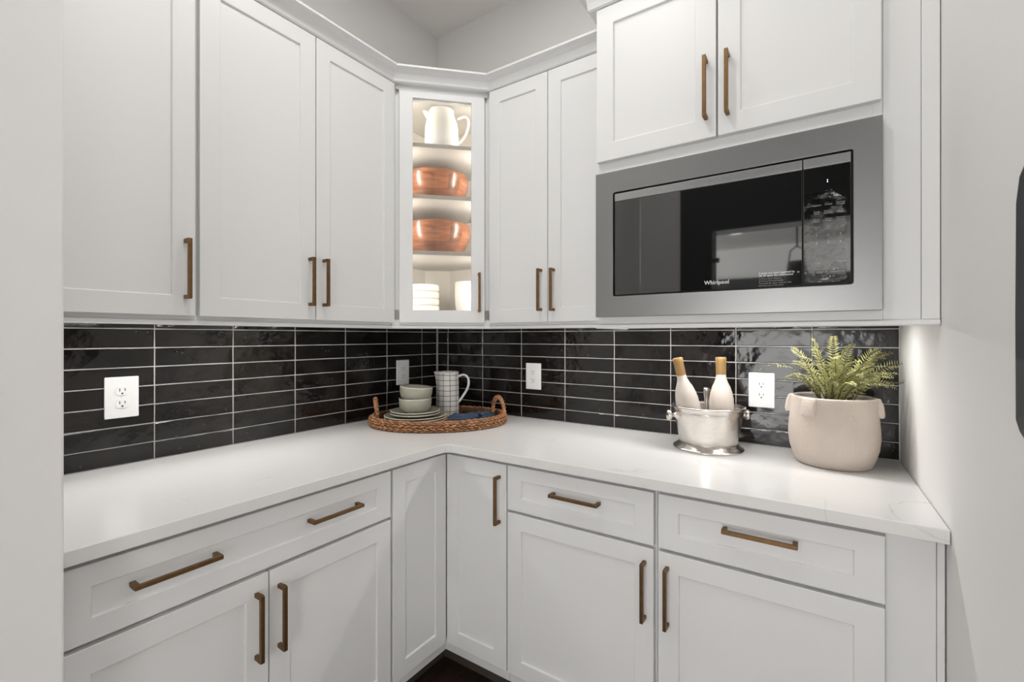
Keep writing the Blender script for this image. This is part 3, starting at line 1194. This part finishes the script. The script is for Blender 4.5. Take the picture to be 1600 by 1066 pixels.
# stack of white bowls
names = ('lowest white bowl of the stack behind glass', 'second white bowl from the bottom of the stack behind glass',
         'second white bowl from the top of the stack behind glass', 'topmost white bowl of the stack behind glass')
for k in range(4):
    r, h = 0.074, 0.036
    prof = [(0.001, 0), (r * .80, 0), (r * .96, 0.005), (r, 0.016), (r, h - 0.003), (r * 0.985, h - 0.0005), (r * .94, h - 0.003), (r * .93, 0.014), (r * .8, 0.007), (0.001, 0.006)]
    o = MB().lathe(prof, 40).obj('white_bowl', 'white_china', loc=(0.188, -0.293, ZF0 + 0.0005 + 0.0335 * k + 0.0005 * k), smooth=True)
    tag(o, names[k], 'bowl', 'stacked white bowls behind glass')
# white tumbler
prof = [(0.001, 0), (0.044, 0), (0.050, 0.006), (0.058, 0.04), (0.061, 0.09), (0.061, 0.150), (0.058, 0.152), (0.056, 0.148), (0.055, 0.09), (0.050, 0.03), (0.001, 0.012)]
o = MB().lathe(prof, 40).obj('crock', 'white_china', loc=(0.364, -0.177, ZF0 + 0.0005), smooth=True)
tag(o, 'white tapered crock on the cabinet floor right of the white bowls', 'crock')

# ------------------------------------------------------------------ woven tray
TC = Vector((0.335, -0.343, 0.915))
TA, TB_, TANG = 0.292, 0.216, 0.72
ca, sa = math.cos(TANG), math.sin(TANG)


def tr(x, y, z):
    return (ca * x - sa * y, sa * x + ca * y, z)


t = thing('woven_tray', 'oval woven rush tray with two arched handles in the worktop corner', 'tray', TC)
NS = 96
base_p = [tr(TA * math.cos(2 * PI * k / NS), TB_ * math.sin(2 * PI * k / NS), 0) for k in range(NS)]
# woven floor: concentric coils
rings = []
for q_ in range(15):
    f_ = max(0.02, q_ / 14)
    zz = 0.009 + (0.0022 if q_ % 2 else 0)
    rings.append([tr(TA * f_ * math.cos(2 * PI * k / 60), TB_ * f_ * math.sin(2 * PI * k / 60), zz) for k in range(60)])
rings2 = [[(x, y, 0.001) for x, y, z in rings[-1]]]
MB().loft(rings + rings2, True, True).obj('tray_floor', 'rush', t, loc=(0, 0, 0))
core = [tr((TA + 0.004) * math.cos(2 * PI * k / NS), (TB_ + 0.004) * math.sin(2 * PI * k / NS), 0.023) for k in range(NS)]
rg = []
for k in range(NS):
    a = 2 * PI * k / NS
    ring = []
    for q_ in range(12):
        b2 = 2 * PI * q_ / 12
        ro = 0.0145 * math.cos(b2)
        ring.append(tr((TA + 0.005 + ro) * math.cos(a), (TB_ + 0.005 + ro) * math.sin(a), 0.0225 + 0.0205 * math.sin(b2)))
    rg.append(ring)
rg.append(rg[0])
rim_o = MB().loft(rg, False, False).obj('rim', 'rush_core', t, loc=(0, 0, 0), smooth=True)
# braided strands over the rim: four plaits leaning both ways, many short bundles
st = MB()
rs = random.Random(5)
for row_i in range(7):
    b0 = -0.75 * PI / 2 + row_i * (2.1 * PI / 2) / 6 - 0.25
    nseg = 62
    for k in range(nseg):
        a0 = 2 * PI * (k + 0.5 * (row_i % 2)) / nseg
        pts = []
        for q_ in range(4):
            u_ = q_ / 3 - 0.5
            a = a0 + u_ * 0.105
            lean = 0.38 if row_i % 2 else -0.38
            b2 = b0 + u_ * lean + rs.uniform(-.05, .05)
            ro = 0.0138 + 0.0040 * math.cos(u_ * PI)
            rz = 0.0190 + 0.0030 * math.cos(u_ * PI)
            z_ = max(0.0052, 0.0225 + rz * math.sin(b2))
            pts.append(tr((TA + 0.005 + ro * math.cos(b2)) * math.cos(a), (TB_ + 0.005 + ro * math.cos(b2)) * math.sin(a), z_))
        r_ = rs.uniform(0.0034, 0.0046)
        st.tube(pts, [r_ * 0.6, r_, r_, r_ * .6], 5)
so = st.obj('braid', 'rush', t, loc=(0, 0, 0), smooth=True)
so['kind'] = 'stuff'
for e in (-1, 1):
    w = 0.052
    hp = []
    for k in range(25):
        a = PI * k / 24
        y_ = w * math.cos(a)
        z_ = 0.026 + 0.088 * math.sin(a) ** 0.75
        xx = (TA - 0.003) * math.sqrt(max(0, 1 - (y_ / TB_) ** 2)) + 0.010 * math.sin(a)
        if e < 0:
            xx = TA - 0.016 + 0.17 * y_ + 0.010 * math.sin(a)
        if e > 0:
            xx = TA - 0.006 + y_ * -0.42 - 0.012
        hp.append(tr(e * xx, y_, z_))
    ho = MB().tube(hp, 0.0075, 10).obj('handle', 'rush', t, loc=(0, 0, 0), smooth=True)
    hx = MB()
    V = [Vector(p) for p in hp]
    turns = 15
    pts = []
    for k in range(turns * 9):
        f_ = k / (turns * 9 - 1) * 24
        i_ = min(int(f_), 23)
        p = V[i_].lerp(V[i_ + 1], f_ - i_)
        tg = (V[i_ + 1] - V[i_]).normalized()
        a1 = tg.cross(Vector(tr(1, 0, 0))).normalized()
        a2 = tg.cross(a1)
        ph = 2 * PI * k / 9
        pts.append(p + (a1 * math.cos(ph) + a2 * math.sin(ph)) * 0.0078)
    hx.tube(pts, 0.0036, 5).obj('wrapping', 'rush', ho, loc=(0, 0, 0), smooth=True)

# plates ------------------------------------------------------------------------
PC = (0.272, -0.432)
TZ = 0.915 + 0.0118


def plate(label, z, r, dx=0, dy=0):
    h = 0.015
    prof = [(0.001, 0), (r * .62, 0), (r * .70, 0.0012), (r * .95, h * .55), (r, h - 0.0015)]
    inn = [(r * .975, h), (r * .945, h * .78), (r * .70, 0.0055), (r * .6, 0.0048), (0.001, 0.0048)]
    t = thing('plate', label, 'plate', (PC[0] + dx, PC[1] + dy, z), 'sage plates stacked on the woven tray')
    MB().lathe(prof + inn, 56).obj('dish', 'sage', t, loc=(0, 0, 0), smooth=True)
    MB().lathe([(r * 1.0, h - 0.0030), (r * 1.002, h - 0.0006), (r * .99, h + 0.0006), (r * .972, h + 0.0001)], 56).obj('rim', 'rim', t, loc=(0, 0, 0), smooth=True)


z = TZ
for k, nm in enumerate(('lowest large sage plate of the stack on the tray', 'second large sage plate from the bottom of the stack on the tray',
                        'topmost large sage plate, under the smaller plates')):
    plate(nm, z, 0.138, (0.0, 0.002, -0.001)[k], (0, -.001, .001)[k])
    z += 0.0098
zs = z + 0.0002
for k, nm in enumerate(('lower small sage plate of the stack on the tray', 'upper small sage plate directly under the bowls')):
    plate(nm, z, 0.110, -0.001 * k, 0.001)
    z += 0.0105
ZP = z - 0.0105 + 0.0052


def sbowl(label, z, rot=(0, 0, 0), dx=0, dy=0):
    r, h = 0.0730, 0.064
    prof = [(0.001, 0), (r * .60, 0), (r * .70, 0.002), (r * .84, 0.010), (r * .94, 0.022), (r * .985, 0.036), (r, h - 0.002)]
    inn = [(r * .975, h), (r * .945, h - .003), (r * .925, 0.038), (r * .88, 0.024), (r * .74, 0.011), (r * .5, 0.007), (0.001, 0.007)]
    t = thing('bowl', label, 'bowl', (PC[0] + dx, PC[1] + dy, z), 'sage bowls stacked on the plates')
    t.rotation_euler = rot
    MB().lathe(prof + inn, 48).obj('basin', 'sage', t, loc=(0, 0, 0), smooth=True)
    MB().lathe([(r * 1.0, h - 0.0035), (r * 1.004, h - 0.0008), (r * .988, h + 0.0006), (r * .968, h)], 48).obj('rim', 'rim', t, loc=(0, 0, 0), smooth=True)


sbowl('lower sage green bowl resting on the plate stack', ZP)
ax = Vector((0.559, -0.829, 0))
q = Matrix.Rotation(math.radians(4.5), 3, Vector((-0.559, 0.829, 0)))
sbowl('upper sage green bowl sitting tilted in the lower bowl', ZP + 0.0515, q.to_euler(), 0.0, 0.0)

# pitcher -----------------------------------------------------------------------
t = thing('pitcher', 'white pitcher painted with a dark grid, on the woven tray', 'pitcher', (0.273, -0.214, TZ))
R0 = 0.0535
NSG = 64
prof = [(0.94, 0), (1.0, 0.006), (1.0, 0.10), (0.985, 0.19), (0.985, 0.212)]
rings = []
dirn = math.atan2(-0.559, -0.829)
for s_, zz in [(0.02, 0.0)] + prof:
    rg = []
    for k in range(NSG):
        a = 2 * PI * k / NSG
        d_ = (a - dirn + PI) % (2 * PI) - PI
        up = max(0, (zz - 0.16) / 0.052)
        sp_ = up * 0.32 * math.exp(-(d_ / 0.26) ** 2)
        rr2 = R0 * (s_ + sp_)
        rg.append((rr2 * math.cos(a), rr2 * math.sin(a), zz))
    rings.append(rg)
inner = [[(x * 0.93, y * 0.93, z_) for x, y, z_ in rings[-1]], [(R0 * .9 * math.cos(2 * PI * k / NSG), R0 * .9 * math.sin(2 * PI * k / NSG), 0.17) for k in range(NSG)],
         [(R0 * .88 * math.cos(2 * PI * k / NSG), R0 * .88 * math.sin(2 * PI * k / NSG), 0.012) for k in range(NSG)],
         [(0.001 * math.cos(2 * PI * k / NSG), 0.001 * math.sin(2 * PI * k / NSG), 0.012) for k in range(NSG)]]
MB().loft(rings + inner, True, True).obj('body', 'gridglaze', t, loc=(0, 0, 0), smooth=True, angle=60)
rim_r = [(x * 1.004, y * 1.004, z_) for x, y, z_ in rings[-1]]
MB().tube([(x * 0.97, y * 0.97, z_) for x, y, z_ in rings[-1]], 0.0024, 6, closed=True).obj('lip', 'white_china', t, loc=(0, 0, 0), smooth=True)
hp = [rt_ * a + Vector((0, 0, z_)) for a, z_ in ((0.048, 0.186), (0.062, 0.198), (0.080, 0.200), (0.097, 0.190), (0.104, 0.168), (0.100, 0.138), (0.084, 0.108), (0.066, 0.084), (0.056, 0.068), (0.050, 0.066))]
MB().tube(hp, [0.0065] * 8 + [0.007, 0.006], 10).obj('handle', 'white_china', t, loc=(0, 0, 0), smooth=True, sub=1)

# napkins -----------------------------------------------------------------------


def napkin(label, c, ux, L_x, L_y, layers, seed, hmax=0.03, edge=0.0):
    rn = random.Random(seed)
    ux = Vector(ux).normalized()
    uy = Vector((-ux.y, ux.x, 0))
    t = thing('napkin', label, 'napkin', c, 'blue napkins on the woven tray')
    for k in range(layers):
        nx, ny = 18, 12
        top, bot = [], []
        sx, sy = 1 - 0.09 * k, 1 - 0.05 * k
        ox, oy = rn.uniform(-.008, .012) - 0.006 * k, rn.uniform(-.006, .006) + 0.004 * k
        ph = rn.uniform(0, 6)
        z0 = 0.0008 + 0.0085 * k
        for i in range(nx + 1):
            for j in range(ny + 1):
                u_, v_ = i / nx - .5, j / ny - .5
                x_ = u_ * L_x * sx + ox + 0.004 * math.sin(7 * v_ + ph)
                y_ = v_ * L_y * sy + oy + 0.004 * math.sin(6 * u_ + ph)
                e_ = min(1, (0.5 - max(abs(u_), abs(v_))) * 12)
                w_ = 0.0035 * math.sin(9 * u_ + 4 * v_ + ph) + 0.0025 * math.sin(13 * v_ - 5 * u_ + ph)
                zt = z0 + 0.003 + (0.0055 + 0.0024) * e_ + (w_ * (0.4 + 0.25 * k) if k else w_ * 0.3) * e_
                p = ux * x_ + uy * y_
                top.append((p.x, p.y, zt))
                bot.append((p.x, p.y, z0 + (0.0 if k == 0 else max(0, 0.001 + w_ * 0.25 * e_))))
        n_ = (nx + 1) * (ny + 1)
        fs = []
        g = lambda i, j: i * (ny + 1) + j
        for i in range(nx):
            for j in range(ny):
                fs.append((g(i, j), g(i + 1, j), g(i + 1, j + 1), g(i, j + 1)))
                fs.append((n_ + g(i, j), n_ + g(i, j + 1), n_ + g(i + 1, j + 1), n_ + g(i + 1, j)))
        per = [(i, 0) for i in range(nx)] + [(nx, j) for j in range(ny)] + [(i, ny) for i in range(nx, 0, -1)] + [(0, j) for j in range(ny, 0, -1)]
        for q_ in range(len(per)):
            a, b2 = g(*per[q_]), g(*per[(q_ + 1) % len(per)])
            fs.append((a, b2, n_ + b2, n_ + a))
        MB().add(top + bot, fs).obj('fold', 'linen', t, loc=(0, 0, 0), smooth=True, sub=1)
    return t


napkin('folded dark blue napkin in front of the pitcher on the tray', (0.450, -0.292, TZ + 0.003), (0.80, 0.60, 0), 0.150, 0.085, 3, 4)
napkin('smaller folded blue napkin against the right handle of the tray', (0.484, -0.190, TZ + 0.003), (0.35, 0.94, 0), 0.085, 0.060, 3, 9)

# ------------------------------------------------------------------ ice bucket and bottles
BC = Vector((1.461, -0.158, 0.915))
t = thing('ice_bucket', 'round footed silver ice bucket with knob handles on the worktop', 'bucket', BC)
body = [(0.001, 0.0065), (0.082, 0.0065), (0.090, 0.012), (0.096, 0.022), (0.1005, 0.05), (0.1065, 0.085), (0.1135, 0.120), (0.1165, 0.132), (0.1155, 0.138),
        (0.122, 0.146), (0.1225, 0.151), (0.118, 0.153), (0.111, 0.149), (0.109, 0.140), (0.104, 0.11), (0.094, 0.05), (0.088, 0.014), (0.001, 0.012)]
MB().lathe(body, 64).obj('body', 'silver', t, loc=(0, 0, 0), smooth=True)
foot = [(0.001, 0.0003), (0.117, 0.0003), (0.1185, 0.003), (0.116, 0.007), (0.110, 0.009), (0.107, 0.013), (0.102, 0.0145), (0.099, 0.020), (0.094, 0.0205), (0.092, 0.008), (0.001, 0.006)]
MB().lathe(foot, 64).obj('foot', 'silver', t, loc=(0, 0, 0), smooth=True)


def knob(ang):
    d_ = Vector((math.cos(ang), math.sin(ang), 0))
    q = d_.to_track_quat('Z', 'Y').to_matrix()
    prof = [(0.001, 0.104), (0.017, 0.104), (0.0165, 0.1115), (0.010, 0.116), (0.007, 0.122), (0.0075, 0.128), (0.0105, 0.131), (0.018, 0.134), (0.0195, 0.140), (0.017, 0.146), (0.010, 0.149), (0.001, 0.150)]
    mb = MB(lambda x, y, z_: tuple(q @ Vector((x, y, z_)) + Vector((0, 0, 0.118))))
    mb.lathe(prof, 24).obj('knob', 'silver', t, loc=(0, 0, 0), smooth=True)


knob(math.radians(215))
knob(math.radians(35))


def bottle(label, base, top, r=0.0405):
    base, top = Vector(base), Vector(top)
    d_ = (top - base)
    Lb = d_.length
    q = d_.to_track_quat('Z', 'Y')
    t = thing('bottle', label, 'bottle', base, 'frosted bottles in the ice bucket')
    t.rotation_euler = q.to_euler()
    neck0 = Lb - 0.118
    prof = [(0.001, 0.002), (r * .8, 0), (r, 0.006), (r, neck0 - 0.052), (r * .985, neck0 - 0.03), (r * .90, neck0 - 0.010), (r * .74, neck0 + 0.012), (r * .55, neck0 + 0.028), (r * .435, neck0 + 0.043),
            (r * .40, neck0 + 0.058), (r * .39, Lb - 0.056), (0.001, Lb - 0.056)]
    MB().lathe(prof, 40).obj('glass_body', 'bottle', t, loc=(0, 0, 0), smooth=True)
    cap = [(r * .41, Lb - 0.062), (r * .425, Lb - 0.060), (r * .425, Lb - 0.018), (r * .46, Lb - 0.014), (r * .46, Lb - 0.003), (r * .43, Lb), (0.001, Lb)]
    MB().lathe(cap, 32).obj('foil_cap', 'foil', t, loc=(0, 0, 0), smooth=True, angle=40)


bottle('frosted bottle standing upright in the ice bucket, tan foil cap', (1.505, -0.142, 0.930), (1.500, -0.136, 1.240))
bottle('frosted bottle leaning left in the ice bucket, tan foil cap', (1.429, -0.183, 0.932), (1.371, -0.221, 1.236), 0.039)
t = thing('ice_scoop', 'silver scoop handle rising behind the bottles in the ice bucket', 'utensil', (1.440, -0.088, 0.9305))
MB().tube([(-0.004, -0.010, 0.006), (0.0, -0.006, 0.05), (0.004, -0.004, 0.10), (0.003, 0, 0.145), (0.002, 0.0, 0.16), (0.001, 0.0, 0.175), (0.004, 0, 0.187), (0.006, 0, 0.194)],
          [0.010, 0.008, 0.008, 0.008, 0.009, 0.012, 0.0155, 0.011], 14).obj('handle', 'silver', t, loc=(0, 0, 0), smooth=True, sub=1)
MB().lathe([(0.001, 0.001), (0.018, 0.001), (0.021, 0.012), (0.019, 0.012), (0.016, 0.004), (0.001, 0.004)], 20, (-0.004, -0.010)).obj('scoop', 'silver', t, loc=(0, 0, 0), smooth=True)
# ice around the bottles

# ------------------------------------------------------------------ potted fern
PCN = Vector((1.828, -0.155, 0.915))
t = thing('potted_fern', 'potted fern in a pale clay pot at the right end of the worktop', 'plant', PCN)
prof = [(0.001, 0.0005), (0.093, 0.0005), (0.0995, 0.004), (0.108, 0.025), (0.1165, 0.055), (0.1203, 0.09), (0.1195, 0.115), (0.1165, 0.150), (0.1130, 0.185), (0.1115, 0.207), (0.1105, 0.211), (0.106, 0.212),
        (0.1035, 0.207), (0.105, 0.18), (0.107, 0.165), (0.06, 0.165), (0.001, 0.165)]
pot = MB().lathe(prof, 72).obj('pot', 'pot', t, loc=(0, 0, 0), smooth=True)
for a_deg in (-122, -3, 88, 177):
    a = math.radians(a_deg)
    lug = MB()
    er, et = Vector((math.cos(a), math.sin(a), 0)), Vector((-math.sin(a), math.cos(a), 0))
    sec = [(0.104, 0.210, .019), (0.118, 0.2105, .019), (0.126, 0.190, .020), (0.1285, 0.166, .021), (0.1275, 0.155, .021), (0.1120, 0.156, .021), (0.108, 0.185, .020)]
    rings = []
    for e in (-1, -0.6, 0.6, 1):
        s_ = 1.0 if abs(e) < 1 else 0.97
        rings.append([tuple(er * (r_ if abs(e) < 1 else 0.108 + (r_ - 0.108) * .8) + et * (e * w_) + Vector((0, 0, z_))) for r_, z_, w_ in sec])
    lug.loft(rings).obj('lug', 'pot', pot, loc=(0, 0, 0), bevel=0.003, smooth=True, angle=50)
MB().lathe([(0.001, 0.198), (0.06, 0.196), (0.1035, 0.188), (0.104, 0.166), (0.001, 0.166)], 40).obj('moss', 'soil', t, loc=(0, 0, 0), smooth=True)
tow = Vector((0.559, -0.829, 0))     # towards the room's middle


def frond(tip, seed, width=0.020, start=None, droop=0.25):
    rn = random.Random(seed)
    tip = Vector(tip)
    s0 = start or Vector((tip.x * 0.16 + rn.uniform(-.02, .02), tip.y * 0.16 + rn.uniform(-.02, .02), 0.190))
    s0 = Vector(s0)
    hor = Vector((tip.x - s0.x, tip.y - s0.y, 0))
    L_ = (tip - s0).length
    c1 = s0 + Vector((hor.x * .25, hor.y * .25, (tip.z - s0.z) * 0.62 + droop * L_ * 0.55))
    c2 = s0 + Vector((hor.x * .72, hor.y * .72, (tip.z - s0.z) * 0.98 + droop * L_ * 0.45))
    N_ = 25
    pts = []
    for k in range(N_ + 1):
        u_ = k / N_
        p = s0 * (1 - u_) ** 3 + c1 * 3 * u_ * (1 - u_) ** 2 + c2 * 3 * u_ ** 2 * (1 - u_) + tip * u_ ** 3
        pts.append(p)
    mb = MB()
    side0 = Vector((0, 0, 1)).cross(hor if hor.length > 0.01 else tow).normalized()
    if rn.random() < 0.5:
        side0 = -side0
    roll = rn.uniform(.15, .8)
    for k in range(2, N_ + 1):
        u_ = k / N_
        p = pts[k]
        tg = (pts[min(k + 1, N_)] - pts[k - 1]).normalized()
        s2_ = tg.cross(tow).normalized()
        if s2_.dot(side0) < 0:
            s2_ = -s2_
        sd = side0 * (1 - roll) + s2_ * roll
        sd = (sd - tg * sd.dot(tg)).normalized()
        nrm = tg.cross(sd)
        wl = width * (0.45 + 0.55 * min(1, u_ * 3.2)) * (1 - u_) ** 0.55 + 0.0025
        for e in (-1, 1):
            ln = wl * rn.uniform(.85, 1.1)
            dirv = (sd * e * 0.88 + tg * 0.42 - nrm * rn.uniform(-.25, .25)).normalized()
            hw = max(0.0014, ln * 0.125) * rn.uniform(.9, 1.1)
            a_ = p
            b_ = p + dirv * ln * .35 + tg * hw
            c_ = p + dirv * ln
            d_ = p + dirv * ln * .35 - tg * hw * .9
            m_ = p + dirv * ln * .55 + nrm * 0.0012
            mb.add([tuple(a_), tuple(b_), tuple(c_), tuple(d_), tuple(m_)], [(0, 1, 4), (1, 2, 4), (2, 3, 4), (3, 0, 4)])
    o = mb.obj('frond', 'fern', t, loc=(0, 0, 0), smooth=True)
    MB().tube([tuple(p) for p in pts[::3]], [0.0016 * (1 - 0.8 * k / 10) + .0003 for k in range(len(pts[::3]))], 5).obj('stalk', 'stem', o, loc=(0, 0, 0), smooth=True)


def tipof(u, v, back=0.0):
    """tip in pot-local metres from its offsets right of / above the pot's axis as measured on the photo."""
    k = (1.45 - 0.0 + back) / 721.0
    return rt_ * ((u - 1290) * k * 1.12) + Vector((-0.559, 0.829, 0)) * back + Vector((0, 0, 1.3123 - 0.915 - (v - 526.35) * k))


sd = 11
for (u, v, bk, w, dr_) in ((1197, 579, .03, .017, .45), (1212, 594, -.02, .012, .35), (1237, 546, .02, .019, .1), (1241, 558, -.01, .018, .12), (1270, 530, .03, .018, .05),
                           (1291, 526, .0, .022, .03), (1308, 541, -.02, .022, .08), (1333, 538, .04, .015, .12), (1363, 548, .02, .024, .10), (1382, 553, .03, .020, .12),
                           (1398, 571, .0, .020, .22), (1367, 585, -.05, .022, .18), (1404, 590, .04, .014, .28), (1404, 602, -.03, .023, .18), (1255, 575, -.06, .02, .2),
                           (1275, 560, -.06, .022, .15), (1300, 565, -.08, .024, .15), (1325, 570, -.07, .024, .2), (1350, 575, .0, .024, .15), (1345, 590, -.09, .022, .3),
                           (1285, 585, -.09, .022, .3), (1315, 555, .05, .02, .1), (1262, 590, -.08, .02, .3), (1340, 556, .07, .02, .1), (1285, 545, .08, .02, .1), (1322, 592, -.1, .022, .35),
                           (1225, 590, .0, .018, .4), (1248, 592, .04, .018, .3), (1380, 592, .02, .02, .3), (1372, 570, .06, .02, .15), (1312, 582, -.04, .02, .2),
                           (1268, 575, .05, .02, .15), (1295, 590, -.11, .02, .4), (1358, 560, -.02, .02, .15), (1250, 566, .06, .018, .1), (1262, 603, -.10, .017, .5), (1283, 604, -.115, .018, .5), (1305, 603, -.12, .018, .5), (1328, 606, -.115, .018, .5),
                           (1350, 608, -.09, .017, .5), (1300, 590, .08, .02, .3), (1275, 590, .07, .02, .3), (1335, 590, .08, .02, .3)):
    sd += 1
    frond(tipof(u, v, bk), sd, w * 1.4, droop=dr_)
